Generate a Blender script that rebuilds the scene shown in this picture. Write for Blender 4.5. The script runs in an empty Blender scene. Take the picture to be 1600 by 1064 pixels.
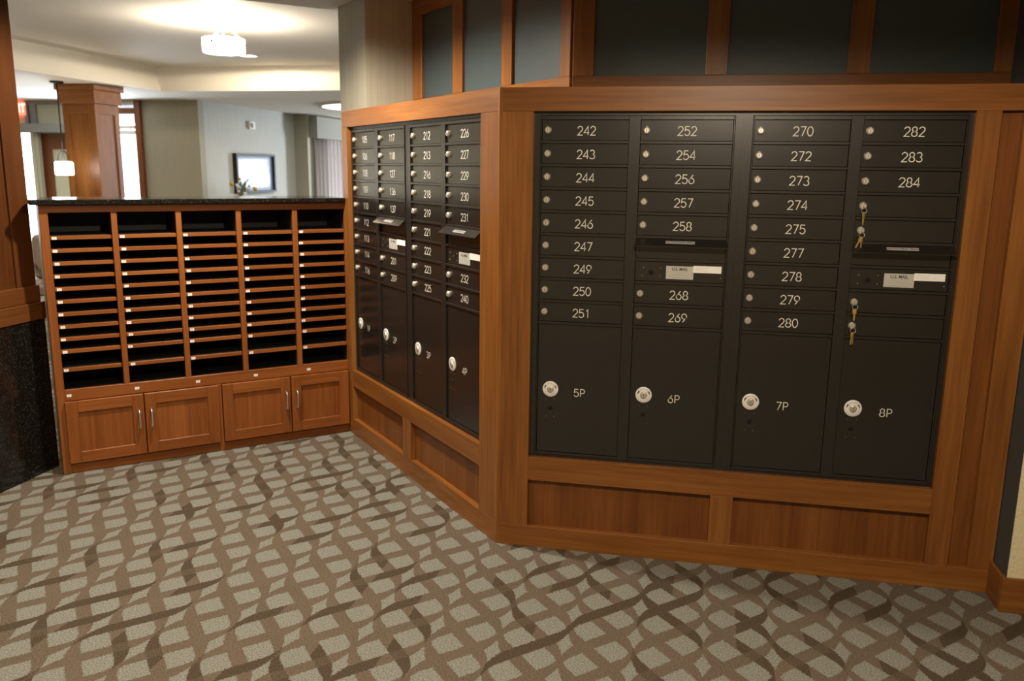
import bpy, bmesh, math, random
from mathutils import Vector, Matrix
random.seed(7)
S = bpy.context.scene
COL = S.collection

# ------------------------------------------------------------------ camera
cam_d = bpy.data.cameras.new('camera'); cam = bpy.data.objects.new('camera', cam_d); COL.objects.link(cam)
S.camera = cam
cam_d.sensor_width = 36.0; cam_d.lens = 36.0 * 1317.693 / 1600.0
cam_d.clip_start = 0.05; cam_d.clip_end = 100
CAMP = Vector((0.7391, -3.2933, 1.5695))
_y, _p, _r = (math.radians(a) for a in (11.6593, -11.4371, 0.7077))
_f = Vector((-math.sin(_y) * math.cos(_p), math.cos(_y) * math.cos(_p), math.sin(_p)))
_rt = Vector((math.cos(_y), math.sin(_y), 0)); _up = _rt.cross(_f)
_r2 = _rt * math.cos(_r) + _up * math.sin(_r); _u2 = -_rt * math.sin(_r) + _up * math.cos(_r)
_M = Matrix((_r2, _u2, -_f)).transposed().to_4x4(); _M.translation = CAMP
cam.matrix_world = _M
cam_d.dof.use_dof = True; cam_d.dof.focus_distance = 3.3; cam_d.dof.aperture_fstop = 3.6

# ------------------------------------------------------------------ view, world, large lights
S.view_settings.view_transform = 'Standard'; S.view_settings.look = 'None'
S.view_settings.gamma = 1.0; S.view_settings.use_curve_mapping = False
S.view_settings.exposure = 1.08
W = bpy.data.worlds.new('world'); S.world = W; W.use_nodes = True
W.node_tree.nodes['Background'].inputs[0].default_value = (0.80, 0.88, 1.0, 1)
W.node_tree.nodes['Background'].inputs[1].default_value = 4.0

def area_light(name, loc, aim, sx, sy, power, color):
    d = bpy.data.lights.new(name, 'AREA'); d.shape = 'RECTANGLE'; d.size = sx; d.size_y = sy
    d.energy = power; d.color = color
    o = bpy.data.objects.new(name, d); COL.objects.link(o); o.location = loc
    o.rotation_euler = (Vector(aim) - Vector(loc)).to_track_quat('-Z', 'Y').to_euler()
    return o
# daylight entering through the lobby windows (just inside each pane)
area_light('window_daylight', (-8.05, 8.33, 1.35), (-8.05, 0, 0.6), 0.95, 2.1, 60, (0.82, 0.9, 1.0))
area_light('window_daylight', (-3.1, 16.1, 1.4), (-4.8, 8, 1.1), 0.75, 1.8, 185, (0.84, 0.92, 1.0))

# ------------------------------------------------------------------ materials
def mat(name, base, rough=0.5, metal=0.0, emit=None, estr=0.0, ior=None, coat=0.0):
    m = bpy.data.materials.new(name); m.use_nodes = True
    b = m.node_tree.nodes['Principled BSDF']
    b.inputs['Base Color'].default_value = (*base, 1); b.inputs['Roughness'].default_value = rough
    b.inputs['Metallic'].default_value = metal
    if ior: b.inputs['IOR'].default_value = ior
    if coat: b.inputs['Coat Weight'].default_value = coat; b.inputs['Coat Roughness'].default_value = 0.12
    if emit:
        b.inputs['Emission Color'].default_value = (*emit, 1); b.inputs['Emission Strength'].default_value = estr
    return m

class NT:
    def __init__(s, m): s.t = m.node_tree; s.L = s.t.links
    def n(s, typ, **kw):
        nd = s.t.nodes.new(typ)
        for k, v in kw.items(): setattr(nd, k, v)
        return nd
    def put(s, inp, v):
        if hasattr(v, 'is_output'): s.L.new(v, inp)
        else: inp.default_value = v
    def math(s, op, a, b=0.0, c=0.0):
        nd = s.n('ShaderNodeMath', operation=op)
        for i, v in enumerate((a, b, c)): s.put(nd.inputs[i], v)
        return nd.outputs[0]
    def noise(s, vec, scale, detail=3.0, rough=0.5):
        nd = s.n('ShaderNodeTexNoise'); s.put(nd.inputs['Vector'], vec)
        nd.inputs['Scale'].default_value = scale; nd.inputs['Detail'].default_value = detail
        nd.inputs['Roughness'].default_value = rough
        return nd.outputs['Fac']
    def map(s, vec, scale=(1, 1, 1), loc=(0, 0, 0)):
        nd = s.n('ShaderNodeMapping'); s.put(nd.inputs['Vector'], vec)
        nd.inputs['Scale'].default_value = scale; nd.inputs['Location'].default_value = loc
        return nd.outputs[0]
    def ramp(s, fac, stops):
        nd = s.n('ShaderNodeValToRGB'); s.put(nd.inputs[0], fac)
        e = nd.color_ramp.elements
        while len(e) < len(stops): e.new(0.5)
        for i, (p, c) in enumerate(stops): e[i].position = p; e[i].color = (*c, 1)
        return nd.outputs[0]
    def mix(s, fac, a, b):
        nd = s.n('ShaderNodeMix', data_type='RGBA'); s.put(nd.inputs[0], fac)
        for i, v in ((6, a), (7, b)):
            if isinstance(v, tuple): v = (*v, 1)
            s.put(nd.inputs[i], v)
        return nd.outputs[2]
    def smooth(s, v, lo, hi):
        nd = s.n('ShaderNodeMapRange', interpolation_type='SMOOTHSTEP'); s.put(nd.inputs[0], v)
        nd.inputs[1].default_value = lo; nd.inputs[2].default_value = hi
        return nd.outputs[0]
    def bump(s, h, strength, dist):
        nd = s.n('ShaderNodeBump'); s.put(nd.inputs['Height'], h)
        nd.inputs['Strength'].default_value = strength; nd.inputs['Distance'].default_value = dist
        s.L.new(nd.outputs[0], s.t.nodes['Principled BSDF'].inputs['Normal'])
    def base(s, c): s.L.new(c, s.t.nodes['Principled BSDF'].inputs['Base Color'])

def wood(name, axis, c0, c1, c2, rough=0.36, spec=0.34):
    m = mat(name, c1, rough); t = NT(m)
    m.node_tree.nodes['Principled BSDF'].inputs['Specular IOR Level'].default_value = spec
    co = t.n('ShaderNodeTexCoord').outputs['Object']
    rnd = t.n('ShaderNodeObjectInfo').outputs['Random']
    off = t.n('ShaderNodeVectorMath', operation='ADD'); t.L.new(co, off.inputs[0])
    cmb = t.n('ShaderNodeCombineXYZ')
    for i in range(3): t.put(cmb.inputs[i], t.math('MULTIPLY', rnd, 7.0 + 5 * i))
    t.L.new(cmb.outputs[0], off.inputs[1]); v = off.outputs[0]
    fine = [70, 70, 70]; fine[axis] = 2.6
    broad = [9, 9, 9]; broad[axis] = 0.9
    g = t.noise(t.map(v, tuple(fine)), 1.0, 4, 0.6)
    b = t.noise(t.map(v, tuple(broad)), 1.0, 3, 0.55)
    k = t.math('ADD', t.math('MULTIPLY', g, 0.45), t.math('MULTIPLY', b, 0.55))
    c = t.ramp(k, [(0.34, c0), (0.5, c1), (0.64, c2)])
    t.base(c); t.bump(g, 0.05, 0.002)
    return m
WA, WB, WC = (0.142, 0.049, 0.0105), (0.214, 0.079, 0.017), (0.285, 0.113, 0.026)
WOODV = wood('cherry_wood_upright_grain', 2, WA, WB, WC)
WOODH = wood('cherry_wood_level_grain', 0, WA, WB, WC)
WOODY = wood('cherry_wood_depth_grain', 1, WA, WB, WC)
CA, CB, CC = (0.155, 0.046, 0.0105), (0.215, 0.067, 0.0155), (0.27, 0.09, 0.0225)
PANV = wood('cherry_panel_veneer', 2, (0.112, 0.035, 0.007), (0.162, 0.054, 0.0112), (0.21, 0.077, 0.017))
PILV = wood('shaded_red_wood_upright_grain', 2, (0.050, 0.0155, 0.004), (0.073, 0.0235, 0.006), (0.094, 0.032, 0.0085), 0.4, 0.2)  # the pilaster's weaker light is put into this darker red wood colour
PILY = wood('shaded_red_wood_depth_grain', 1, (0.070, 0.0225, 0.0057), (0.098, 0.033, 0.0085), (0.125, 0.045, 0.012), 0.4, 0.2)  # moulding wood, darkened likewise to hold the pilaster's shade
CABV = wood('maple_cabinet_upright_grain', 2, CA, CB, CC, 0.36, 0.24)
CABH = wood('maple_cabinet_level_grain', 0, CA, CB, CC, 0.36, 0.24)
DWOOD = wood('dark_door_wood', 2, (0.12, 0.035, 0.010), (0.17, 0.052, 0.015), (0.21, 0.07, 0.02), 0.4)

BRONZE = mat('dark_bronze_metal', (0.0135, 0.0118, 0.0098), 0.25, 0.0, ior=1.66)
t = NT(BRONZE); _co = t.n('ShaderNodeTexCoord').outputs['Object']; t.bump(t.noise(_co, 900, 2), 0.05, 0.0006)
BRONZEF = mat('dark_bronze_frame', (0.0145, 0.0128, 0.0107), 0.29, 0.0, ior=1.62)
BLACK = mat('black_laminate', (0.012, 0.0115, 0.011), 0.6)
HOLE = mat('black_hole', (0.002, 0.002, 0.002), 0.9)
NICKEL = mat('nickel', (0.62, 0.59, 0.51), 0.34, 0.55)
STEEL = mat('brushed_steel', (0.70, 0.69, 0.66), 0.34, 0.9)
BRASS = mat('brass', (0.72, 0.52, 0.17), 0.35, 0.6)
PLATE = mat('white_enamel_plate', (0.78, 0.77, 0.74), 0.4)
ALU = mat('aluminium_label', (0.50, 0.49, 0.44), 0.45, 0.1)
PAPER = mat('white_sticker', (0.85, 0.84, 0.82), 0.6)
LABEL = mat('grey_label_tape', (0.42, 0.41, 0.38), 0.5)
INK = mat('engraved_white_paint', (0.66, 0.64, 0.57), 0.6)
INKD = mat('dark_ink', (0.05, 0.05, 0.05), 0.6)
INKG = mat('grey_ink', (0.42, 0.41, 0.39), 0.6)
SCREW = mat('screw_head', (0.17, 0.16, 0.14), 0.35, 0.7)
WHITE = mat('white_paint', (0.80, 0.79, 0.75), 0.6)
CEIL = mat('ceiling_paint', (0.74, 0.71, 0.65), 0.8)
TRAY = mat('tray_paint', (0.66, 0.63, 0.56), 0.8)

def textured(name, c, rough, scale, strength, dist=0.004, var=0.0):
    m = mat(name, c, rough); t = NT(m); co = t.n('ShaderNodeTexCoord').outputs['Object']
    h = t.noise(co, scale, 3, 0.6); t.bump(h, strength, dist)
    if var:
        n = t.noise(t.map(co, (60, 60, 1.5)), 1.0, 3)
        t.base(t.ramp(n, [(0.35, tuple(x * (1 - var) for x in c)), (0.65, tuple(x * (1 + var) for x in c))]))
    return m
SLATE = textured('slate_blue_wall', (0.050, 0.071, 0.078), 0.42, 160, 0.25, 0.003)
CREAM = textured('cream_textured_paint', (0.74, 0.64, 0.42), 0.75, 90, 0.6, 0.006)
OLIVE = textured('olive_wallcovering', (0.33, 0.31, 0.23), 0.75, 200, 0.15, 0.002, 0.05)
GREYW = textured('pale_grey_wallcovering', (0.44, 0.44, 0.40), 0.75, 200, 0.15, 0.002, 0.05)
PALE = mat('pale_green_paint', (0.52, 0.52, 0.40), 0.7)
CORN = mat('grey_cornice_paint', (0.25, 0.26, 0.25), 0.6)
CURT = textured('sheer_curtain_fabric', (0.80, 0.74, 0.72), 0.9, 300, 0.1, 0.001)
VAL = textured('grey_valance_fabric', (0.30, 0.29, 0.25), 0.9, 300, 0.1, 0.001)
VALD = VAL
TAUPE = textured('taupe_upholstery', (0.20, 0.16, 0.13), 0.9, 300, 0.2, 0.001)

GRAN = mat('black_granite', (0.02, 0.02, 0.018), 0.10)
t = NT(GRAN); co = t.n('ShaderNodeTexCoord').outputs['Object']
vo = t.n('ShaderNodeTexVoronoi'); t.L.new(co, vo.inputs['Vector']); vo.inputs['Scale'].default_value = 260
sp = t.n('ShaderNodeSeparateColor'); t.L.new(vo.outputs['Color'], sp.inputs[0])
t.base(t.ramp(sp.outputs[0], [(0.0, (0.003, 0.003, 0.003)), (0.6, (0.006, 0.006, 0.0055)), (0.92, (0.014, 0.0135, 0.011)), (1.0, (0.05, 0.046, 0.036))]))

def carpet():
    m = mat('woven_lattice_carpet', (0.3, 0.25, 0.2), 0.95); t = NT(m)
    m.node_tree.nodes['Principled BSDF'].inputs['Specular IOR Level'].default_value = 0.1
    co = t.n('ShaderNodeTexCoord').outputs['Object']
    sx = t.n('ShaderNodeSeparateXYZ'); t.L.new(co, sx.inputs[0])
    wob = t.noise(co, 130, 2); wob2 = t.noise(t.map(co, loc=(5, 3, 1)), 130, 2)
    px = t.math('ADD', sx.outputs[0], t.math('MULTIPLY', t.math('SUBTRACT', wob, 0.5), 0.016))
    py = t.math('ADD', sx.outputs[1], t.math('MULTIPLY', t.math('SUBTRACT', wob2, 0.5), 0.016))
    ax, ay, bx, by, ox, oy = 0.455, -0.023, -0.005, -0.21, -0.047, -0.484
    det = ax * by - ay * bx
    dx = t.math('SUBTRACT', px, ox); dy = t.math('SUBTRACT', py, oy)
    u = t.math('ADD', t.math('MULTIPLY', dx, by / det), t.math('MULTIPLY', dy, -bx / det))
    v = t.math('ADD', t.math('MULTIPLY', dx, -ay / det), t.math('MULTIPLY', dy, ax / det))
    w = t.math('MULTIPLY', u, 3.0)
    for amp, frq in ((0.104, 4), (0.041, 8), (0.021, 12), (0.010, 16)):
        w = t.math('ADD', w, t.math('MULTIPLY', t.math('SINE', t.math('MULTIPLY', u, frq * math.pi)), amp))
    half = 0.176
    masks, darks = [], []
    for sgn, seed in ((1, 0.0), (-1, 31.0)):
        q = t.math('SUBTRACT', t.math('SUBTRACT', v, t.math('MULTIPLY', w, sgn)), 0.5)
        k = t.math('ROUND', q)
        dd = t.math('ABSOLUTE', t.math('SUBTRACT', q, k))
        inside = t.math('SUBTRACT', half, dd)
        msk = t.smooth(inside, -0.018, 0.018)
        seg = t.math('FLOOR', t.math('ADD', t.math('MULTIPLY', u, 4.0), 0.03))
        cm = t.n('ShaderNodeCombineXYZ'); t.put(cm.inputs[0], seg); t.put(cm.inputs[1], k); cm.inputs[2].default_value = seed
        wn = t.n('ShaderNodeTexWhiteNoise'); t.L.new(cm.outputs[0], wn.inputs['Vector'])
        dk = t.math('GREATER_THAN', wn.outputs['Value'], 0.76)
        masks.append(msk); darks.append(t.math('MULTIPLY', dk, msk))
    band = t.math('MAXIMUM', masks[0], masks[1])
    # the second family passes over the first
    dark = t.math('MAXIMUM', t.math('MULTIPLY', darks[0], t.math('SUBTRACT', 1.0, t.math('MULTIPLY', masks[1], 0.35))), darks[1])
    pile = t.smooth(t.noise(co, 190, 2, 0.75), 0.3, 0.7); pile2 = t.noise(co, 5, 3)
    light = t.mix(pile, (0.115, 0.114, 0.098), (0.295, 0.292, 0.252))
    mid = t.mix(pile, (0.073, 0.056, 0.040), (0.168, 0.132, 0.095))
    drk = t.mix(pile, (0.045, 0.033, 0.021), (0.101, 0.076, 0.050))
    mid = t.mix(t.math('MULTIPLY', t.smooth(pile2, 0.4, 0.7), 0.25), mid, (0.158, 0.121, 0.090))
    c = t.mix(band, light, t.mix(dark, mid, drk))
    t.base(c); t.bump(t.noise(co, 500, 2), 0.5, 0.004)
    return m
CARPET = carpet()

# ------------------------------------------------------------------ mesh helpers
def bm_new(): return bmesh.new()
def add_box(bm, x0, x1, y0, y1, z0, z1, bev=0.0, mi=0):
    if x1 < x0: x0, x1 = x1, x0
    if y1 < y0: y0, y1 = y1, y0
    if z1 < z0: z0, z1 = z1, z0
    tmp = bmesh.new(); bmesh.ops.create_cube(tmp, size=1.0)
    for v in tmp.verts:
        v.co = Vector(((x0 + x1) / 2 + v.co.x * (x1 - x0), (y0 + y1) / 2 + v.co.y * (y1 - y0), (z0 + z1) / 2 + v.co.z * (z1 - z0)))
    if bev: bmesh.ops.bevel(tmp, geom=tmp.edges[:], offset=bev, segments=1, affect='EDGES', profile=0.5)
    merge(bm, tmp, mi)
def merge(bm, tmp, mi=0):
    vm = {v: bm.verts.new(v.co) for v in tmp.verts}
    for f in tmp.faces:
        try:
            nf = bm.faces.new([vm[v] for v in f.verts]); nf.material_index = mi; nf.smooth = f.smooth
        except ValueError: pass
    tmp.free()
def add_prism(bm, pts, z0, z1, mi=0):
    lo = [bm.verts.new((x, y, z0)) for x, y in pts]; hi = [bm.verts.new((x, y, z1)) for x, y in pts]
    n = len(pts)
    fs = [bm.faces.new(lo[::-1]), bm.faces.new(hi)]
    for i in range(n): fs.append(bm.faces.new((lo[i], lo[(i + 1) % n], hi[(i + 1) % n], hi[i])))
    for f in fs: f.material_index = mi
def add_lathe(bm, prof, axis='Z', o=(0, 0, 0), seg=32, mi=0, smooth=True):
    """prof: (r, h) list; axis Z up, or -Y (h grows towards the viewer of a wall)."""
    o = Vector(o); rings = []
    for r, h in prof:
        ring = []
        if r < 1e-6:
            p = Vector((0, 0, h)) if axis == 'Z' else Vector((0, -h, 0))
            ring = [bm.verts.new(o + p)]
        else:
            for i in range(seg):
                a = 2 * math.pi * i / seg
                p = Vector((r * math.cos(a), r * math.sin(a), h)) if axis == 'Z' else Vector((r * math.cos(a), -h, r * math.sin(a)))
                ring.append(bm.verts.new(o + p))
        rings.append(ring)
    for A, B in zip(rings, rings[1:]):
        for i in range(seg):
            j = (i + 1) % seg
            if len(A) == 1 and len(B) == 1: continue
            if len(A) == 1: f = bm.faces.new((A[0], B[i], B[j]))
            elif len(B) == 1: f = bm.faces.new((A[i], A[j], B[0]))
            else: f = bm.faces.new((A[i], A[j], B[j], B[i]))
            f.material_index = mi; f.smooth = smooth
def add_tube(bm, pts, r, seg=8, closed=False, mi=0):
    pts = [Vector(p) for p in pts]; n = len(pts); rings = []; ref = None
    for i, p in enumerate(pts):
        if closed: d = pts[(i + 1) % n] - pts[i - 1]
        else: d = pts[min(i + 1, n - 1)] - pts[max(i - 1, 0)]
        d.normalize()
        if ref is None:
            ref = Vector((0, 0, 1)) if abs(d.z) < 0.9 else Vector((1, 0, 0))
        a = d.cross(ref).normalized(); b = a.cross(d).normalized(); ref = b
        rr = r[i] if isinstance(r, (list, tuple)) else r
        rings.append([bm.verts.new(p + (a * math.cos(2 * math.pi * k / seg) + b * math.sin(2 * math.pi * k / seg)) * rr) for k in range(seg)])
    for i in range(n if closed else n - 1):
        A, B = rings[i], rings[(i + 1) % n]
        for k in range(seg):
            f = bm.faces.new((A[k], A[(k + 1) % seg], B[(k + 1) % seg], B[k])); f.smooth = True; f.material_index = mi
    if not closed:
        for R_ in (rings[0][::-1], rings[-1]):
            f = bm.faces.new(R_); f.material_index = mi
def add_quad(bm, a, b, c, d, mi=0):
    f = bm.faces.new([bm.verts.new(p) for p in (a, b, c, d)]); f.material_index = mi
    return f
def mesh(bm, name, mats):
    bmesh.ops.recalc_face_normals(bm, faces=bm.faces[:])
    me = bpy.data.meshes.new(name); bm.to_mesh(me); bm.free()
    for m in (mats if isinstance(mats, (list, tuple)) else [mats]): me.materials.append(m)
    return me
def obj(name, bm, mats, parent=None, loc=None, rotz=0.0):
    me = mesh(bm, name, mats) if isinstance(bm, bmesh.types.BMesh) else bm
    o = bpy.data.objects.new(name, me); COL.objects.link(o)
    if parent: o.parent = parent
    if loc: o.location = loc
    if rotz: o.rotation_euler = (0, 0, rotz)
    return o
def tag(o, label, cat, group=None, kind=None):
    o['label'] = label; o['category'] = cat
    if group: o['group'] = group
    if kind: o['kind'] = kind
    return o
def thing(name, label, cat, loc=(0, 0, 0), rotz=0.0, group=None, kind=None):
    o = bpy.data.objects.new(name, None); COL.objects.link(o); o.empty_display_size = 0.1
    o.location = loc; o.rotation_euler = (0, 0, rotz)
    return tag(o, label, cat, group, kind)
def one_box(*a, bev=0.0):
    bm = bm_new(); add_box(bm, *a, bev=bev); return bm

# ------------------------------------------------------------------ the local frames of the two mailbox walls and the cabinet
TH = math.radians(47.5)
LD = Vector((-math.cos(TH), math.sin(TH), 0)); LN = Vector((math.sin(TH), math.cos(TH), 0))
ROT_L = math.atan2(-LD.y, -LD.x)            # left wall: local x runs right, y runs behind
ROT_C = math.atan2(LN.y, LN.x)              # cabinet: local x runs right, y runs behind
CO = LD * 1.7929                            # where the cabinet front meets the left wall
ZT, ZB, ZTOP = 1.7913, 0.3983, 1.8807       # opening top / bottom, top of the wood surround
RX0, RX1, LX0, LX1 = 0.1341, 1.6984, -1.7206, -0.1563
CEILZ = 2.53
UD = 0.485                                  # set-back of the upper wall

# ------------------------------------------------------------------ setting: floor, ceilings
bm = bm_new(); add_quad(bm, (-12.2, -6.2, 0), (6.2, -6.2, 0), (6.2, 16.2, 0), (-12.2, 16.2, 0))
tag(obj('floor', bm, CARPET), 'brown and grey lattice patterned carpet floor', 'floor', kind='structure')

HOLE_P = [(-6.2, 7.1), (1.5, 7.1), (1.5, 4.655), (-4.2, -0.572), (-6.2, -0.572)]
bm = bm_new()
outer = [bm.verts.new((x, y, CEILZ)) for x, y in ((-12.2, -6.2), (6.2, -6.2), (6.2, 16.2), (-12.2, 16.2))]
inner = [bm.verts.new((x, y, CEILZ)) for x, y in HOLE_P]
es = [bm.edges.new((r[i], r[(i + 1) % len(r)])) for r in (outer, inner) for i in range(len(r))]
bmesh.ops.triangle_fill(bm, use_beauty=True, edges=es)
cx_, cy_ = -3.0, 4.0
for f in [f for f in bm.faces]:
    c = f.calc_center_median()
    ins = False
    n = len(HOLE_P)
    for i in range(n):
        x1, y1 = HOLE_P[i]; x2, y2 = HOLE_P[(i + 1) % n]
        if (y1 > c.y) != (y2 > c.y) and c.x < (x2 - x1) * (c.y - y1) / (y2 - y1) + x1: ins = not ins
    if ins: bm.faces.remove(f)
tag(obj('ceiling', bm, CEIL), 'low plain ceiling around the lobby tray recess', 'ceiling', kind='structure')
# tray recess: a lip, a set-back riser and the raised ceiling
def offset_poly(P, d):
    n = len(P); out = []
    for i in range(n):
        a, b, c = Vector(P[i - 1]), Vector(P[i]), Vector(P[(i + 1) % n])
        n1 = Vector(((b - a).y, -(b - a).x)).normalized(); n2 = Vector(((c - b).y, -(c - b).x)).normalized()
        k = (n1 + n2) / (1 + n1.dot(n2)); out.append(tuple(b + k * d))
    return out
OUTP = offset_poly(HOLE_P, -0.09)
bm = bm_new(); n = len(HOLE_P)
for i in range(n):
    j = (i + 1) % n
    (ax, ay), (bx, by) = HOLE_P[i], HOLE_P[j]; (cx, cy), (dx, dy) = OUTP[i], OUTP[j]
    add_quad(bm, (ax, ay, CEILZ), (bx, by, CEILZ), (bx, by, 2.615), (ax, ay, 2.615))
    add_quad(bm, (ax, ay, 2.615), (bx, by, 2.615), (dx, dy, 2.62), (cx, cy, 2.62))
    add_quad(bm, (cx, cy, 2.62), (dx, dy, 2.62), (dx, dy, 2.85), (cx, cy, 2.85))
tag(obj('trim_tray', bm, TRAY), 'stepped cream riser around the raised tray ceiling', 'ceiling trim', kind='structure')
bm = bm_new(); bm.faces.new([bm.verts.new((x, y, 2.85)) for x, y in OUTP])
tag(obj('ceiling_tray', bm, CEIL), 'raised tray ceiling with the bowl light', 'ceiling', kind='structure')

# ------------------------------------------------------------------ mailbox walls (wood surrounds)
def ledge(name, pts, parent):
    bm = bm_new(); add_prism(bm, pts, ZTOP - 0.018, ZTOP); obj(name, bm, WOODH, parent)
B = 0.0015
wr = thing('wall_right', 'right mailbox wall with wood surround, wider wood margin at its right', 'wall', kind='structure')
D = 0.030   # board thickness
def bd(root, name, x0, x1, z0, z1, m, y0=0.0, y1=D): obj(name, one_box(x0, x1, y0, y1, z0, z1, bev=B), m, root)
bd(wr, 'top_rail', 0.012, 1.940, ZT, ZTOP, WOODH)
bd(wr, 'base_rail', 0.012, 1.940, 0.0, 0.0926, WOODH)
bd(wr, 'middle_rail', RX0, RX1, 0.2975, ZB, WOODH, 0.0, 0.06)
bd(wr, 'stile', 0.012, RX0, 0.0926, ZT, WOODV)
bd(wr, 'stile', RX1, 1.781, 0.0926, ZT, WOODV)
bd(wr, 'stile', 1.852, 1.940, 0.0926, ZT, WOODV)
bd(wr, 'stile', 0.880, 0.9685, 0.0926, 0.2975, WOODV)
bd(wr, 'panel', 0.134, 1.70, 0.08, 0.31, PANV, D - 0.003, D + 0.012)
bd(wr, 'panel', 1.775, 1.86, 0.08, 1.80, PANV, D - 0.003, D + 0.012)
# corner post shared by the two walls, mitred along the bend
h = math.tan(TH / 2)
bm = bm_new(); add_prism(bm, [(0, 0), (0.0135, 0), (0.0135, D), (D * h, D), tuple((LD * 0.0135 + LN * D).to_2d()), tuple((LD * 0.0135).to_2d())], 0, ZTOP)
tag(obj('trim_corner', bm, WOODV), 'mitred wood corner post where the two mailbox walls meet', 'trim', kind='structure')
mit = UD * h
ledge('ledge', [(0.012, D), (1.940, D), (1.940, UD), (mit + 0.002, UD), (D * h + .001, D)], wr)

wl = thing('wall_left', 'left mailbox wall with wood surround, running back to the pigeonhole cabinet', 'wall', rotz=ROT_L, kind='structure')
LE = -1.7929
bd(wl, 'top_rail', LE, -0.012, ZT, ZTOP, WOODH)
bd(wl, 'base_rail', LE, -0.012, 0.0, 0.0980, WOODH)
bd(wl, 'middle_rail', LX0, LX1, 0.300, ZB, WOODH, 0.0, 0.06)
bd(wl, 'stile', LE, LX0, 0.0980, ZT, WOODV, 0.0, 0.06)
bd(wl, 'stile', LX1, -0.012, 0.0980, ZT, WOODV)
bd(wl, 'stile', -0.990, -0.890, 0.0980, 0.300, WOODV)
bd(wl, 'panel', LX0, -0.15, 0.085, 0.31, PANV, D - 0.003, D + 0.012)
ledge('ledge', [(LE, D), (-0.012, D), (-D * h - .001, D), (-mit - 0.002, UD), (-1.86, UD), (-1.86, 0.175), (LE, 0.175)], wl)

# ------------------------------------------------------------------ upper walls with wood strips
ur = thing('wall_upper_right', 'slate blue upper wall with wood battens above the right mailboxes', 'wall', kind='structure')
obj('wall_panel', one_box(mit, 1.96, UD, UD + 0.1, 0.0, CEILZ), SLATE, ur)
u0 = 1.881
for x0, x1 in ((mit + 0.001, 0.305), (0.773, 0.862), (1.333, 1.421), (1.877, 1.957)):
    obj('batten', one_box(x0, x1, UD - 0.016, UD, u0 + 0.087, 2.435, bev=B), WOODV, ur)
obj('lower_rail', one_box(mit + 0.001, 1.957, UD - 0.016, UD, u0, u0 + 0.087, bev=B), WOODH, ur)
obj('upper_rail', one_box(mit + 0.001, 1.957, UD - 0.016, UD, 2.435, CEILZ, bev=B), WOODH, ur)
ul = thing('wall_upper_left', 'slate blue upper wall with wood battens above the left mailboxes', 'wall', rotz=ROT_L, kind='structure')
obj('wall_panel', one_box(-2.2, -mit, UD, UD + 0.1, 0.0, CEILZ), SLATE, ul)
for s0, s1 in ((mit + 0.001, 0.294), (0.709, 0.807), (1.224, 1.336), (1.734, 1.859)):
    obj('batten', one_box(-s1, -s0, UD - 0.016, UD, u0 + 0.09, 2.435, bev=B), WOODV, ul)
obj('lower_rail', one_box(-1.859, -mit - 0.001, UD - 0.016, UD, u0, u0 + 0.09, bev=B), WOODH, ul)
obj('upper_rail', one_box(-1.859, -mit - 0.001, UD - 0.016, UD, 2.435, CEILZ, bev=B), WOODH, ul)
# drywall column at the far end of the left mailbox wall
bm = one_box(-2.307, -1.861, 0.178, UD + 0.1, 0.0, CEILZ)
c = obj('wall_column', bm, textured('taupe_wallcovering', (0.34, 0.315, 0.24), 0.7, 200, 0.15, 0.002, 0.06)); c.rotation_euler = (0, 0, ROT_L)
tag(c, 'square olive drywall column above the far end of the left mailboxes', 'column', kind='structure')
# return wall and cream wall at the right edge
tag(obj('wall_return', one_box(1.942, 2.05, -0.129, UD + 0.1, 0.0, CEILZ), SLATE), 'narrow slate blue return wall beside the right mailboxes', 'wall', kind='structure')
tag(obj('wall_cream', one_box(1.944, 6.2, -0.131, 0.0, 0.0, CEILZ), CREAM), 'cream textured wall at the right edge', 'wall', kind='structure')
bm = bm_new(); add_box(bm, 1.926, 6.2, -0.147, -0.132, 0, 0.133, bev=B)
tag(obj('baseboard_cream', bm, WOODH), 'wood baseboard along the cream wall', 'baseboard', kind='structure')
tag(obj('baseboard_return', one_box(1.926, 1.941, -0.131, -0.001, 0, 0.133, bev=B), WOODY), 'short wood baseboard along the slate blue return', 'baseboard', kind='structure')

# ------------------------------------------------------------------ outer shell
def wall(name, a, label, m):
    tag(obj(name, one_box(*a), m), label, 'wall', kind='structure')
HT = 2.86
wall('wall_near', (-12.2, 6.2, -6.3, -6.2, 0, HT), 'plain wall behind the photographer', CREAM)
wall('wall_far_right', (6.2, 6.3, -6.2, 16.2, 0, HT), 'plain wall far to the right', CREAM)
bm = bm_new(); add_box(bm, -6.3, -3.5, 16.2, 16.3, 0, HT); add_box(bm, -2.7, 6.2, 16.2, 16.3, 0, HT); add_box(bm, -3.5, -2.7, 16.2, 16.3, 2.3, HT); add_box(bm, -3.5, -2.7, 16.2, 16.3, 0, 0.4)
tag(obj('wall_lobby_end', bm, GREYW), 'plain far end wall of the lobby with a wide window', 'wall', kind='structure')
wall('wall_lobby_right', (2.0, 2.1, 0.59, 16.2, 0, HT), 'plain right wall of the lobby behind the mailboxes', GREYW)

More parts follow.
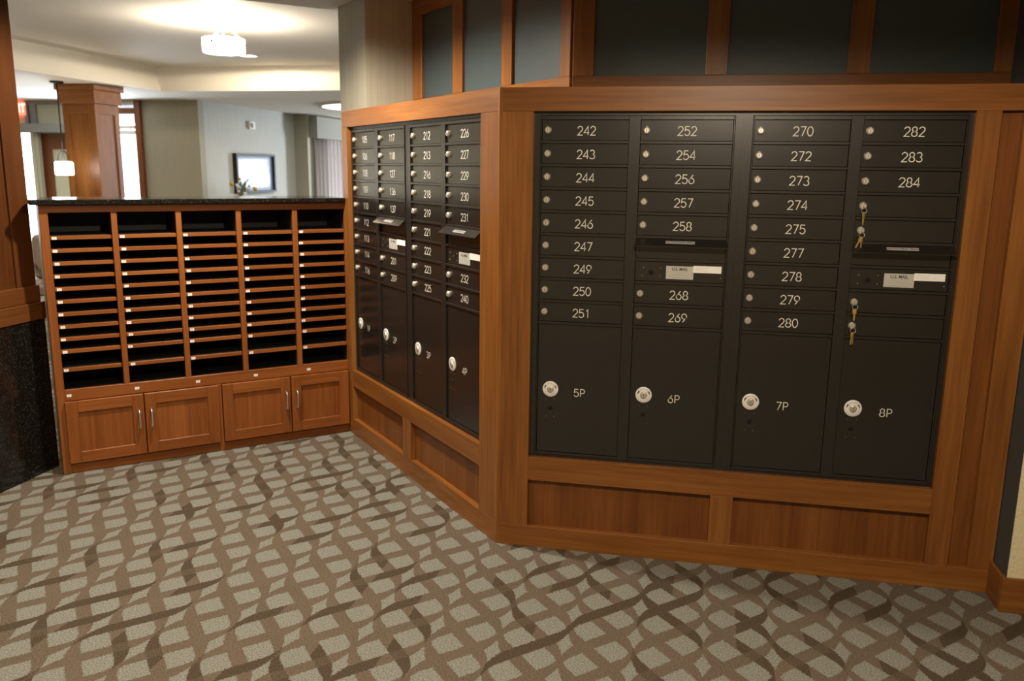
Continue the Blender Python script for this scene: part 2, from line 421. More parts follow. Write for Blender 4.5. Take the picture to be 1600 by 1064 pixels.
# ------------------------------------------------------------------ stroke lettering and text
def arc(cx, cy, rx, ry, a0, a1, n=14):
    return [(cx + rx * math.cos(math.radians(a0 + (a1 - a0) * i / n)), cy + ry * math.sin(math.radians(a0 + (a1 - a0) * i / n))) for i in range(n + 1)]
GL = {
 '0': [arc(.3, .5, .29, .5, 90, 450, 28)],
 '1': [[(.14, .78), (.34, 1), (.34, 0)]],
 '2': [arc(.3, .72, .28, .28, 170, -38, 14) + [(.02, 0), (.6, 0)]],
 '3': [arc(.28, .75, .26, .25, 150, -90, 14) + arc(.29, .25, .30, .25, 90, -155, 14)],
 '4': [[(.47, 0), (.47, 1), (.0, .28), (.62, .28)]],
 '5': [[(.55, 1), (.1, 1), (.06, .55)] + arc(.29, .32, .30, .32, 125, -155, 16)],
 '6': [arc(.3, .31, .29, .31, 90, 450, 22), [(.47, 1), (.18, .62), (.04, .42)]],
 '7': [[(.02, 1), (.58, 1), (.2, 0)]],
 '8': [arc(.3, .75, .24, .25, -90, 270, 20), arc(.3, .25, .29, .25, 90, 450, 22)],
 '9': [arc(.3, .69, .29, .31, -90, 270, 22), [(.13, 0), (.42, .38), (.56, .58)]],
 'P': [[(.06, 0), (.06, 1), (.34, 1)] + arc(.34, .735, .25, .265, 90, -90, 12) + [(.06, .47)]],
}
def stroke_text(txt, h, wgt=0.053, gap=0.22, wide=1.0):
    """flat strokes in the local x,z plane facing -y, centred on the origin"""
    bm = bm_new(); adv = (0.6 + gap) * wide
    tot = adv * len(txt) - gap * wide
    for i, ch in enumerate(txt):
        for pl in GL[ch]:
            P = [Vector(((x * wide + i * adv - tot / 2) * h, (y - 0.5) * h)) for x, y in pl]
            hw = wgt * h; n = len(P); Lp, Rp = [], []
            closed = (P[0] - P[-1]).length < 1e-6
            for k in range(n):
                if closed: a, b = P[k - 1 if k else n - 2], P[(k + 1) if k < n - 1 else 1]
                else: a, b = P[max(k - 1, 0)], P[min(k + 1, n - 1)]
                d1 = (P[k] - a); d2 = (b - P[k])
                d1 = d1.normalized() if d1.length else d2.normalized(); d2 = d2.normalized() if d2.length else d1
                tn = (d1 + d2)
                if tn.length < 0.2: tn = d1
                tn.normalize(); nm = Vector((-tn.y, tn.x)); s = hw / max(0.45, nm.dot(Vector((-d1.y, d1.x))))
                Lp.append(P[k] + nm * s); Rp.append(P[k] - nm * s)
            lv = [bm.verts.new((p.x, 0, p.y)) for p in Lp]; rv = [bm.verts.new((p.x, 0, p.y)) for p in Rp]
            for k in range(n - 1): bm.faces.new((lv[k], lv[k + 1], rv[k + 1], rv[k]))
    me = mesh(bm, 'number', INK)
    return me
def add_text(bm, txt, h, x, z, y, mi=0, sx=1.0, rot=0.0):
    cu = bpy.data.curves.new('t', 'FONT'); cu.body = txt; cu.align_x = 'CENTER'; cu.align_y = 'CENTER'; cu.size = h / 0.72
    cu.resolution_u = 3; cu.offset = 0.028 * cu.size
    o = bpy.data.objects.new('t', cu); COL.objects.link(o)
    dg = bpy.context.evaluated_depsgraph_get(); me = bpy.data.meshes.new_from_object(o.evaluated_get(dg))
    bpy.data.objects.remove(o); bpy.data.curves.remove(cu)
    vs = []
    for v in me.vertices:
        a, b = v.co.x * sx, v.co.y
        a, b = a * math.cos(rot) - b * math.sin(rot), a * math.sin(rot) + b * math.cos(rot)
        vs.append(bm.verts.new((x + a, y, z + b)))
    for p in me.polygons:
        try: f = bm.faces.new([vs[i] for i in p.vertices]); f.material_index = mi
        except ValueError: pass
    bpy.data.meshes.remove(me)

# ------------------------------------------------------------------ mailbox units
PITCH = 0.0889; ROW0 = 1.3632; HOLEH = 0.0785
COLS = ((0.029, 0.365), (0.408, 0.749))
YD = 0.008                                  # doors sit back in the frame
LOCK_DX, LOCK_DZ = 0.0232, 0.0395
def disc_mesh():
    bm = bm_new()
    add_lathe(bm, [(0, 0.0125), (0.0085, 0.0125), (0.0098, 0.0115), (0.0110, 0.0100), (0.0132, 0.0075), (0.0135, 0.0), (0, 0.0)], axis='Y', seg=24, smooth=False)
    add_box(bm, -0.0009, 0.0009, -0.0132, -0.0125, -0.0055, 0.0055, mi=1)
    add_box(bm, -0.0035, 0.0035, -0.0118, -0.004, 0.011, 0.0145, bev=0.001)
    return mesh(bm, 'lock', [NICKEL, INKD])
LOCK = disc_mesh()
def door_mesh(i):
    a, b = COLS[i]; return mesh(one_box(0.001, b - a - 0.001, 0.0, 0.004, -HOLEH + 0.0008, -0.0008, bev=0.0008), 'mailbox_door', BRONZE)
DOOR = [door_mesh(0), door_mesh(1)]
PB = 0.022
PTOP = ROW0 - 9 * PITCH
def parcel_mesh(i):
    a, b = COLS[i]; return mesh(one_box(0.001, b - a - 0.001, 0.0, 0.004, PB - PTOP + 0.001, -0.0008, bev=0.0008), 'parcel_door', BRONZE)
PDOOR = [parcel_mesh(0), parcel_mesh(1)]
def collar_mesh():
    bm = bm_new()
    add_lathe(bm, [(0.012, 0.004), (0.0315, 0.004), (0.0325, 0.003), (0.0325, 0.0), (0.012, 0)], axis='Y', seg=48)
    for i, ch in enumerate('OPEN'):
        a = math.radians(32 - i * 21.5)
        add_text(bm, ch, 0.0078, -0.0235 * math.sin(a), 0.0235 * math.cos(a), -0.0045, 1, rot=a)
    for sg in (-1, 1):
        for k in range(4):
            a0 = math.radians(50 + k * 8); a1 = math.radians(58 + k * 8); r0, r1 = (0.0215, 0.0255) if k else (0.0195, 0.0275)
            add_quad(bm, (sg * r0 * math.sin(a0), -0.0045, r0 * math.cos(a0)), (sg * r1 * math.sin(a0), -0.0045, r1 * math.cos(a0)),
                     (sg * r1 * math.sin(a1), -0.0045, r1 * math.cos(a1)), (sg * r0 * math.sin(a1), -0.0045, r0 * math.cos(a1)), 2)
    return mesh(bm, 'lock_collar', [PLATE, INKG, INKD])
COLLAR = collar_mesh()
def plug_mesh():
    bm = bm_new()
    add_lathe(bm, [(0, 0.012), (0.0095, 0.012), (0.0125, 0.010), (0.0145, 0.0045), (0.0145, 0.003), (0, 0.003)], axis='Y', seg=28, smooth=False)
    add_box(bm, -0.001, 0.001, -0.0128, -0.012, -0.006, 0.006, mi=1)
    return mesh(bm, 'lock', [NICKEL, INKD])
PLUG = plug_mesh()
def keyhole_mesh():
    bm = bm_new(); add_lathe(bm, [(0, 0.0006), (0.0095, 0.0006), (0.0098, 0)], axis='Y', seg=24); return mesh(bm, 'keyhole', HOLE)
KEYHOLE = keyhole_mesh()
def screws_mesh(pts, m, r=0.0026):
    bm = bm_new()
    for x, z in pts: add_lathe(bm, [(0, 0.0018), (r * 0.6, 0.0016), (r, 0.0006), (r, 0)], axis='Y', o=(x, 0, z), seg=10)
    return mesh(bm, 'screw', m)
PSCREW = screws_mesh([(0, 0)], SCREW)
MSCREW = screws_mesh([(0, 0)], STEEL, 0.0022)
def flap_mesh():
    bm = bm_new(); a, b = 0.404, 0.754; y1, dz, th = -0.036, -0.028, 0.0025
    P = [(a + .006, 0.001, 0), (b - .006, 0.001, 0), (b, y1, dz), (a, y1, dz)]
    top = [bm.verts.new(p) for p in P]; bot = [bm.verts.new((x, y, z - th)) for x, y, z in P]
    bm.faces.new(top); bm.faces.new(bot[::-1])
    for i in range(4): bm.faces.new((top[i], top[(i + 1) % 4], bot[(i + 1) % 4], bot[i]))
    return mesh(bm, 'mail_flap', BRONZE)
FLAP = flap_mesh()
def flap_label():
    bm = bm_new(); q = bm_new()
    # lies on the sloping flap: built flat (x,z) then tipped
    add_quad(q, (-0.055, 0, -0.0075), (0.055, 0, -0.0075), (0.055, 0, 0.0075), (-0.055, 0, 0.0075))
    add_text(q, 'OUTGOING MAIL', 0.0088, 0, 0, -0.0004, 1, sx=1.16)
    merge_keep(bm, q)
    s = math.atan2(0.028, 0.037)
    for v in bm.verts:
        y, z = v.co.y, v.co.z
        d = Vector((0, -math.cos(s), -math.sin(s))); nrm = Vector((0, -math.sin(s), math.cos(s)))
        v.co = Vector((v.co.x, 0, 0)) - d * z - nrm * y
    return mesh(bm, 'flap_label', [LABEL, INKD])
def merge_keep(bm, q):
    vm = {v: bm.verts.new(v.co) for v in q.verts}
    for f in q.faces:
        nf = bm.faces.new([vm[v] for v in f.verts]); nf.material_index = f.material_index
    q.free()
FLAPL = flap_label()
def plate_mesh():
    bm = bm_new()
    add_box(bm, -0.0525, 0.0525, -0.0012, 0, -0.0255, 0.0255, bev=0.001)
    add_text(bm, 'U.S. MAIL', 0.0115, 0, 0.0135, -0.0016, 1, sx=0.95)
    for k, (w, z) in enumerate(((0.078, 0.004), (0.05, -0.001), (0.072, -0.006), (0.088, -0.011), (0.080, -0.017), (0.062, -0.021))):
        add_quad(bm, (-w / 2, -0.0016, z - 0.0008), (w / 2, -0.0016, z - 0.0008), (w / 2, -0.0016, z + 0.0008), (-w / 2, -0.0016, z + 0.0008), 2)
    for x in (-0.046, 0.046): add_lathe(bm, [(0, 0.003), (0.0022, 0.002), (0.0022, 0.001)], axis='Y', o=(x, 0, 0.002), seg=8, mi=3)
    return mesh(bm, 'mail_plate', [ALU, INKD, INKG, STEEL])
PLATEM = plate_mesh()
def sticker_mesh():
    bm = bm_new(); add_box(bm, -0.053, 0.053, -0.002, -0.0014, -0.0135, 0.0135)
    for z in (0.006, 0.001, -0.004): add_quad(bm, (-0.044, -0.0022, z - .0007), (0.0, -0.0022, z - .0007), (0.0, -0.0022, z + .0007), (-0.044, -0.0022, z + .0007), 1)
    return mesh(bm, 'address_sticker', [PAPER, mat('faint_print', (0.66, 0.65, 0.63), 0.6)])
STICK = sticker_mesh()

def frame_mesh(xl, xr):
    bm = bm_new(); f0, f1 = 0.0231, 0.7555
    H = 1.393
    # outer bezel, set 4 mm behind the inner frame
    add_box(bm, xl, f0, 0.004, 0.03, 0.0, H); add_box(bm, f1, xr, 0.004, 0.03, 0.0, H)
    add_box(bm, f0, f1, 0.004, 0.03, 0.0, 0.010); add_box(bm, f0, f1, 0.004, 0.03, 1.3785, H)
    # inner frame
    add_box(bm, f0 + .0015, COLS[0][0], 0, 0.03, 0.0115, 1.377, bev=0.001)
    add_box(bm, COLS[0][1], COLS[1][0], 0, 0.03, 0.0115, 1.377, bev=0.001)
    add_box(bm, COLS[1][1], f1 - .0015, 0, 0.03, 0.0115, 1.377, bev=0.001)
    for a, b in COLS:
        add_box(bm, a, b, 0, 0.03, ROW0, 1.377, bev=0.001); add_box(bm, a, b, 0, 0.03, 0.0115, PB, bev=0.001)
        for r in range(9):
            top = ROW0 - r * PITCH - HOLEH
            add_box(bm, a, b, 0.0005, 0.03, top - (PITCH - HOLEH), top, bev=0.0012)
    add_box(bm, xl, xr, 0.03, 0.14, 0.0, H)
    return mesh(bm, 'frame', BRONZEF)
FRAMES = [frame_mesh(0.0, 0.7821), frame_mesh(-0.0119, 0.7700)]
NUMS = {}
def num(txt, parent, loc):
    if txt not in NUMS: NUMS[txt] = stroke_text(txt, 0.0325 if len(txt) == 3 else 0.031, gap=0.16 if len(txt) == 3 else 0.2)
    return obj('number', NUMS[txt], None, parent, loc)
def mailbox_unit(wall_rot, x_left, side, colA, colB, pA, pB, label):
    R = Matrix.Rotation(wall_rot, 3, 'Z')
    root = thing('mailbox_unit', label, 'mailboxes', R @ Vector((x_left, 0.02, ZB)), wall_rot, group='mailbox units in the two walls')
    obj('frame', FRAMES[side], None, root)
    locks = {}
    for i, col in enumerate((colA, colB)):
        x0 = COLS[i][0]; wdt = COLS[i][1] - x0
        for r in range(9):
            if i == 1 and r in (5, 6): continue
            d = obj('mailbox_door', DOOR[i], None, root, (x0, YD, ROW0 - r * PITCH))
            obj('lock', LOCK, None, d, (LOCK_DX, 0, -LOCK_DZ))
            if col[r]: num(col[r], d, (0.173, -0.0006, -HOLEH / 2 - 0.002))
        p = obj('parcel_door', PDOOR[i], None, root, (x0, YD, PTOP))
        zc = 0.2915 - PTOP
        obj('lock_collar', COLLAR, None, p, (0.0547, 0, zc))['label'] = 'white round collar lettered OPEN'
        obj('lock', PLUG, None, p, (0.0547, 0, zc))
        num((pA, pB)[i], p, (0.174, -0.0006, 0.281 - PTOP if i == 0 else 0.281 - PTOP))
        obj('keyhole', KEYHOLE, None, p, (0.0550, 0, 0.2108 - PTOP))
        for sx in (-0.0165, 0.0165):
            for z in (0.2450, 0.1745): obj('screw', PSCREW, None, p, (0.0550 + sx, 0, z - PTOP))
    # outgoing slot and master panel in the second column
    a, b = COLS[1]
    z5 = ROW0 - 5 * PITCH; z6 = ROW0 - 6 * PITCH
    obj('slot_panel', mesh(one_box(0.001, b - a - 0.001, 0, 0.004, -HOLEH + 0.001, -0.001), 'slot_panel', BRONZE), None, root, (a, 0.012, z5))
    fl = obj('mail_flap', FLAP, None, root, (0, 0, z5 + 0.001))
    obj('flap_label', FLAPL, None, fl, (0.576, -0.0172, -0.0133))['label'] = 'grey label lettered OUTGOING MAIL'
    mp = obj('master_panel', DOOR[1], None, root, (a, YD, z6))
    obj('keyhole', KEYHOLE, None, mp, (0.063, 0, 0.785 - z6))
    for x, z in ((0.032, 0.804), (0.099, 0.804), (0.029, 0.772), (0.098, 0.772), (0.3275, 0.803), (0.3275, 0.772)):
        obj('screw', MSCREW, None, mp, (x, 0, z - z6))
    obj('mail_plate', PLATEM, None, mp, (0.172, 0, 0.788 - z6))['label'] = 'aluminium plate lettered U.S. MAIL'
    obj('address_sticker', STICK, None, mp, (0.2755, 0, 0.8035 - z6))['label'] = 'white paper sticker'
    return root
b_ = None
L1 = mailbox_unit(ROT_L, LX0, 0, ['105', '106', '108', '109', '110', '112', '113', '114', '116'],
                  ['117', '118', '127', '136', '137', b_, b_, '201', '209'], '1P', '2P',
                  'dark bronze mailbox unit numbered 105 to 209, next to the pigeonhole cabinet')
L2 = mailbox_unit(ROT_L, LX0 + 0.7942, 1, ['212', '213', '216', '218', '219', '221', '222', '223', '225'],
                  ['226', '227', '229', '230', '231', b_, b_, '232', '240'], '3P', '4P',
                  'dark bronze mailbox unit numbered 212 to 240, left of the wood corner post')
R1 = mailbox_unit(0, RX0, 0, ['242', '243', '244', '245', '246', '247', '249', '250', '251'],
                  ['252', '254', '256', '257', '258', b_, b_, '268', '269'], '5P', '6P',
                  'dark bronze mailbox unit numbered 242 to 269, right of the wood corner post')
R2 = mailbox_unit(0, RX0 + 0.7942, 1, ['270', '272', '273', '274', '275', '277', '278', '279', '280'],
                  ['282', '283', '284', b_, b_, b_, b_, b_, b_], '7P', '8P',
                  'dark bronze mailbox unit numbered 270 to 284, with keys hanging in four locks')

# ------------------------------------------------------------------ keys left in four unnumbered locks
def key_blank(ang):
    """flat brass key hanging from the origin, turned by ang in the wall plane and fanned out by a few mm"""
    bm = bm_new(); t_ = 0.001
    prof = [(-.0045, .002), (-.0065, -.003), (-.0065, -.011), (-.003, -.016), (-.0028, -.036), (-.0008, -.040), (.001, -.037), (.0026, -.035), (.0012, -.031), (.0028, -.028), (.0016, -.024), (.0028, -.021), (.003, -.016), (.0065, -.011), (.0065, -.003), (.0045, .002)]
    A = [bm.verts.new((x, -t_, z)) for x, z in prof]; Bv = [bm.verts.new((x, t_, z)) for x, z in prof]
    bm.faces.new(A); bm.faces.new(Bv[::-1])
    for i in range(len(prof)): bm.faces.new((A[i], A[(i + 1) % len(prof)], Bv[(i + 1) % len(prof)], Bv[i]))
    return mesh(bm, 'key', BRASS)
KEY = key_blank(0)
def bow_mesh():
    bm = bm_new()
    add_lathe(bm, [(0, 0.0015), (0.0085, 0.0015), (0.0085, -0.0015), (0, -0.0015)], axis='Z', seg=16)
    for v in bm.verts: v.co = Vector((v.co.z, v.co.x * 0.85 - 0.0215, v.co.y))   # the head of the key stands out of the lock, edge on
    add_box(bm, -0.001, 0.001, -0.015, -0.0138, -0.003, 0.003)
    return mesh(bm, 'key_head', NICKEL)
BOW = bow_mesh()
def ring_mesh():
    bm = bm_new()
    add_tube(bm, [(0.0095 * math.cos(2 * math.pi * i / 20), 0.0022 * math.sin(4 * math.pi * i / 20), 0.0095 * math.sin(2 * math.pi * i / 20)) for i in range(20)], 0.0009, 6, closed=True)
    return mesh(bm, 'key_ring', NICKEL)
RING = ring_mesh()
where = ('first lock below box 284', 'lock at the right OUTGOING MAIL flap', 'lock below the right U.S. MAIL plate', 'lowest small lock above 8P')
for (r, angs, yaws), wh in zip(((3, (3, -4), (62, 52)), (4, (-32, -2), (35, 55)), (7, (2, -3), (12, 60)), (8, (-8, 4), (50, 58))), where):
    x = RX0 + 0.7942 + COLS[1][0] + LOCK_DX; z = ZB + ROW0 - r * PITCH - LOCK_DZ
    k = thing('key_set', 'brass keys on a ring hanging from the ' + wh, 'keys', (x, 0.02 + YD, z), group='key sets left in mailbox locks')
    obj('key_head', BOW, None, k)['label'] = 'silver key turned in the lock'
    obj('key_ring', RING, None, k, (0.0015, -0.0225, -0.0155))
    for q, (an, yw) in enumerate(zip(angs, yaws)):
        o = obj('key', KEY, None, k, (0.0015 + (q - .5) * 0.003, -0.0225 + (q - .5) * 0.003, -0.0245))
        o.scale = (1.15, 1.3, 1.12)
        o.rotation_euler = (0, math.radians(-an), math.radians(yw))

# ------------------------------------------------------------------ pigeonhole cabinet
cab = thing('pigeonhole_cabinet', 'wooden cabinet of sixty black pigeonholes over four cupboard doors', 'cabinet', CO, ROT_C)
CW = 1.544; T = 0.020; DEP = 0.34
def cb(name, a0, a1, y0, y1, z0, z1, m, bev=B, parent=None): return obj(name, one_box(-a0, -a1, y0, y1, z0, z1, bev=bev), m, parent or cab)
cb('stile', 1.544, 1.505, 0, T, 0.0, 1.337, CABV)
cb('stile', 0.0, -0.035, 0, T, 0.0, 1.337, CABV)
cb('top_rail', 1.544, -0.035, 0, T, 1.337, 1.374, CABH)
cb('bottom_rail', 1.505, 0.0, 0, T, 0.386, 0.444, CABH)
cb('base_rail', 1.505, 0.0, 0.006, T, 0.0, 0.056, CABH)
cb('stile', 0.762, 0.738, 0, T, 0.0, 0.386, CABV)
DIV = [1.2125, 0.9045, 0.597, 0.289]
for a in DIV: cb('divider', a + 0.014, a - 0.014, 0, T, 0.444, 1.337, CABV)
# carcass: sides, back, floor and partitions behind the face frame
bm = bm_new()
add_box(bm, -1.544, -1.526, T, DEP, 0, 1.374)
obj('carcass_side', bm, CABV, cab)
obj('carcass_side', one_box(0.017, 0.035, T, DEP, 0, 1.374), CABV, cab)
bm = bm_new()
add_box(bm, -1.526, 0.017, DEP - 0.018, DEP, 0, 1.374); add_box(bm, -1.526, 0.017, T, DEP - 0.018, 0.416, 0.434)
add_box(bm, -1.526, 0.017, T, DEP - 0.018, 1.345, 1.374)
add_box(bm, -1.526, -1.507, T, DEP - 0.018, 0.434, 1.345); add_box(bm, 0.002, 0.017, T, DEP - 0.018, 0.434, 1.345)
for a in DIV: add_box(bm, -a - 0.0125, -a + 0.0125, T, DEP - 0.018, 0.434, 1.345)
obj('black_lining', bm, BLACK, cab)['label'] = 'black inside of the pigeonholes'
NUMLIST = ('105 106 108 109 110 112 113 114 116 117 118 127 136 137 201 209 212 213 216 218 219 221 222 223 225 226 227 229 230 231 232 240 '
           '242 243 244 245 246 247 249 250 251 252 254 256 257 258 268 269 270 272 273 274 275 277 278 279 280 282 283 284').split()
EDGES = [1.505] + [v for a in DIV for v in (a + 0.014, a - 0.014)] + [0.0]
SH = {}
def shelf_mesh(w):
    bm = bm_new(); add_box(bm, 0.0015, w - 0.0015, 0, 0.018, -0.0095, 0.0095, bev=0.001, mi=0)
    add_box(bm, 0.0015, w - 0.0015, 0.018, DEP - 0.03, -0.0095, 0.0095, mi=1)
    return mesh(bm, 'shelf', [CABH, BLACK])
def label_mesh(txt):
    bm = bm_new(); add_box(bm, -0.0105, 0.0105, -0.0006, 0, -0.0065, 0.0065, mi=0)
    add_text(bm, txt, 0.0058, 0, 0, -0.0009, 1)
    return mesh(bm, 'number_label', [PAPER, INKG])
SZ = [1.213 - 0.0637 * i for i in range(10)] + [0.545]
k = 0
for c in range(5):
    a0, a1 = EDGES[2 * c], EDGES[2 * c + 1]; wdt = a0 - a1
    sm = shelf_mesh(wdt)
    for r in range(12):
        jit = random.uniform(-0.003, 0.004)
        if r < 11:
            s = obj('shelf', sm, None, cab, (-a0, 0.010, SZ[r]))
            obj('number_label', label_mesh(NUMLIST[k]), None, s, (0.0195 + jit, 0, -0.001))['label'] = 'white paper number label'
        else:
            obj('number_label', label_mesh(NUMLIST[k]), None, cab, (-a0 + 0.021 + jit + (0.012 if c else 0), 0, 0.414))['label'] = 'white paper number label on the rail'
        k += 1
def cup_door(a0, a1, handle_right):
    z0, z1 = 0.057, 0.384; w = a0 - a1; hgt = z1 - z0; f = 0.058
    bm = bm_new()
    add_box(bm, 0.004, w - 0.004, 0.010, 0.0195, 0.004, hgt - 0.004)
    d = obj('cupboard_door', bm, CABV, cab, (-a0, -0.020, z0))
    obj('door_stile', one_box(0.0015, f, 0, 0.0195, 0, hgt, bev=B), CABV, d)
    obj('door_stile', one_box(w - f, w - 0.0015, 0, 0.0195, 0, hgt, bev=B), CABV, d)
    obj('door_rail', one_box(f, w - f, 0, 0.0195, 0, f, bev=B), CABH, d)
    obj('door_rail', one_box(f, w - f, 0, 0.0195, hgt - f, hgt, bev=B), CABH, d)
    x = w - 0.029 if handle_right else 0.029
    hb = bm_new()
    pts = [(x, 0.0, 0.143), (x, -0.018, 0.145)] + [(x, -0.026 + 0.008 * math.cos(a) * 0 - 0.002 * math.sin(math.pi * i / 10), 0.152 + 0.084 * i / 10) for i, a in enumerate([0] * 11)] + [(x, -0.018, 0.243), (x, 0.0, 0.245)]
    add_tube(hb, pts, 0.0042, 10)
    obj('handle', hb, STEEL, d)['label'] = 'brushed steel bar handle'
cup_door(1.512, 1.140, True); cup_door(1.138, 0.760, False); cup_door(0.738, 0.357, True); cup_door(0.353, 0.006, False)

bm = bm_new()
add_prism(bm, [(-1.583, -0.030), (-0.001, -0.030), (-0.001, 0.36), (-1.548, 0.36), (-1.548, 0.17), (-1.583, 0.110)], 1.375, 1.401)
bmesh.ops.bevel(bm, geom=[e for e in bm.edges if abs((e.verts[0].co - e.verts[1].co).z) < 1e-6], offset=0.006, segments=3, affect='EDGES', profile=0.5)
c = obj('granite_countertop', bm, GRAN, None, CO, ROT_C)
tag(c, 'polished black granite counter lying on the pigeonhole cabinet', 'countertop')

# ------------------------------------------------------------------ near pilaster at the left edge
pil = thing('pilaster', 'square wood pilaster on a black granite plinth at the left edge', 'pilaster', (-2.463, -0.06, 0))
obj('granite_plinth', one_box(-0.48, 0, -0.40, 0.446, 0, 0.797, bev=0.003), GRAN, pil)['label'] = 'black granite plinth'
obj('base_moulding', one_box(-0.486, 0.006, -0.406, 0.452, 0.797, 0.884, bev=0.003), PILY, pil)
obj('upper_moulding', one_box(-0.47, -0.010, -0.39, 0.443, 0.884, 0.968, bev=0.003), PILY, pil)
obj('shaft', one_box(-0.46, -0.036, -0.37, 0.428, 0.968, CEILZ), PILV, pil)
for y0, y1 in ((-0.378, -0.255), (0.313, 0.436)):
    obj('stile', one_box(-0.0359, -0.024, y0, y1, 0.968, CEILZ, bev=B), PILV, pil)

# ------------------------------------------------------------------ lobby walls
wall('wall_lobby_back', (-12.2, -9.36, 8.45, 8.55, 0, 0.3), 'pale strip of lobby back wall below the left window', WHITE)
bm = bm_new()
add_box(bm, -12.2, -11.6, 8.45, 8.55, 0.3, HT); add_box(bm, -11.6, -9.36, 8.45, 8.55, 2.17, HT)
add_box(bm, -9.36, -8.62, 8.45, 8.55, 2.04, HT); add_box(bm, -8.62, -7.53, 8.45, 8.55, 2.5, HT); add_box(bm, -8.62, -7.53, 8.45, 8.55, 0, 0.28)
tag(obj('wall_lobby_entry', bm, PALE), 'pale green lobby wall over the door and windows', 'wall', kind='structure')
wall('wall_lobby_olive', (-7.53, -6.5, 8.45, 8.6, 0, HT), 'olive lobby wall right of the tall window', OLIVE)
wall('wall_lobby_grey', (-6.62, -6.5, 8.6, 11.6, 0, HT), 'pale grey lobby wall with the framed picture', GREYW)
wall('wall_lobby_jog', (-6.62, -6.24, 11.6, 11.7, 0, HT), 'narrow olive lobby wall left of the curtains', OLIVE)
bm = bm_new()
add_box(bm, -6.34, -6.24, 11.7, 12.3, 0, HT); add_box(bm, -6.34, -6.24, 15.0, 16.2, 0, HT)
add_box(bm, -6.34, -6.24, 12.3, 15.0, 2.3, HT); add_box(bm, -6.34, -6.24, 12.3, 15.0, 0, 0.5)
tag(obj('wall_lobby_curtain', bm, OLIVE), 'olive lobby wall behind the curtains', 'wall', kind='structure')
bm = one_box(-12.3, -12.2, -6.2, 8.55, 0, HT)
tag(obj('wall_lobby_left', bm, PALE), 'pale lobby wall far to the left', 'wall', kind='structure')

GLASS = mat('window_glass', (1, 1, 1), 0.02); GLASS.node_tree.nodes['Principled BSDF'].inputs['Transmission Weight'].default_value = 1.0
GLASS.node_tree.nodes['Principled BSDF'].inputs['IOR'].default_value = 1.02
def window(n, label, x0, x1, z0, z1, y, bars=(), verts=(), frame_m=WHITE):
    w = thing('window_%d' % n, label, 'window', ((x0 + x1) / 2, y, z0), kind='structure')
    hw = (x1 - x0) / 2; hh = z1 - z0
    bm = bm_new()
    add_box(bm, -hw, -hw + 0.05, -0.03, 0.05, 0, hh); add_box(bm, hw - 0.02, hw, -0.03, 0.05, 0, hh)
    add_box(bm, -hw + .05, hw - .02, -0.03, 0.05, 0, 0.05); add_box(bm, -hw + .05, hw - .02, -0.03, 0.05, hh - 0.04, hh)
    for b0, b1 in bars: add_box(bm, -hw + .05, hw - .02, -0.03, 0.05, b0 - z0, b1 - z0)
    for v in verts: add_box(bm, v - 0.025 - (x0 + x1) / 2, v + 0.025 - (x0 + x1) / 2, -0.025, 0.05, 0.05, hh - 0.04)
    obj('window_frame', bm, frame_m, w)
    obj('pane', one_box(-hw + 0.03, hw - 0.01, 0.015, 0.02, 0.02, hh - 0.02), GLASS, w)
    return w
window(1, 'tall bright white window behind the lobby column', -8.60, -7.53, 0.28, 2.5, 8.47, bars=((2.03, 2.085), (2.11, 2.16), (2.33, 2.42)))
window(2, 'bright lobby window left of the wooden door', -11.6, -9.36, 0.3, 2.17, 8.47, verts=(-10.5,))
window(3, 'wide window in the far end wall of the lobby, seen in the picture glass', -3.5, -2.7, 0.4, 2.3, 16.22)
wn4 = window(4, 'curtained window in the olive wall', -1.35, 1.35, 0.5, 2.3, 0.0); wn4.location = (-6.29, 13.65, 0.5); wn4.rotation_euler = (0, 0, math.pi / 2)
tag(obj('trim_window', one_box(-7.53, -7.435, 8.39, 8.449, 0, CEILZ, bev=0.002), DWOOD), 'dark wood upright trim right of the tall window', 'trim', kind='structure')
tag(obj('trim_window_head', one_box(-8.62, -7.532, 8.40, 8.449, 2.335, 2.415, bev=0.002), DWOOD), 'brown head trim across the tall window', 'trim', kind='structure')
tag(obj('trim_cornice', one_box(-9.62, -8.3, 8.22, 8.449, 2.045, 2.175, bev=0.008), CORN), 'grey cornice over the wooden lobby door', 'trim', kind='structure')
bm = bm_new(); add_box(bm, -9.36, -9.225, 8.36, 8.449, 0, 2.044, bev=0.01); add_box(bm, -9.31, -9.27, 8.345, 8.36, 0, 2.044)
tag(obj('trim_door', bm, PALE), 'pale olive casing left of the wooden lobby door', 'trim', kind='structure')
bm = bm_new(); add_box(bm, -9.448, -9.39, 8.40, 8.449, 2.176, CEILZ); add_box(bm, -9.36, -9.26, 8.42, 8.449, 2.176, 2.47); add_box(bm, -9.39, -8.62, 8.42, 8.449, 2.47, CEILZ)
tag(obj('trim_transom', bm, CORN), 'grey frame of the transom over the lobby door', 'trim', kind='structure')
dr = thing('door_1', 'dark wood lobby door with a glass light', 'door', (-8.86, 8.46, 0), kind='structure')
bm = bm_new()
add_box(bm, -0.495, -0.215, 0, 0.045, 0, 2.04)
add_box(bm, 0.19, 0.24, 0, 0.045, 0, 2.04)
add_box(bm, -0.215, 0.19, 0, 0.045, 1.80, 2.04); add_box(bm, -0.215, 0.19, 0, 0.045, 0, 0.3)
obj('door_leaf', bm, DWOOD, dr)
obj('pane', one_box(-0.215, 0.19, 0.018, 0.024, 0.3, 1.80), mat('frosted_door_glass', (0.62, 0.64, 0.52), 0.35), dr)
bm = bm_new(); add_lathe(bm, [(0, 0.06), (0.02, 0.055), (0.026, 0.04), (0.015, 0.02), (0.012, 0.0)], axis='Y', o=(-0.3, 0, 1.0), seg=14)
obj('door_handle', bm, STEEL, dr)
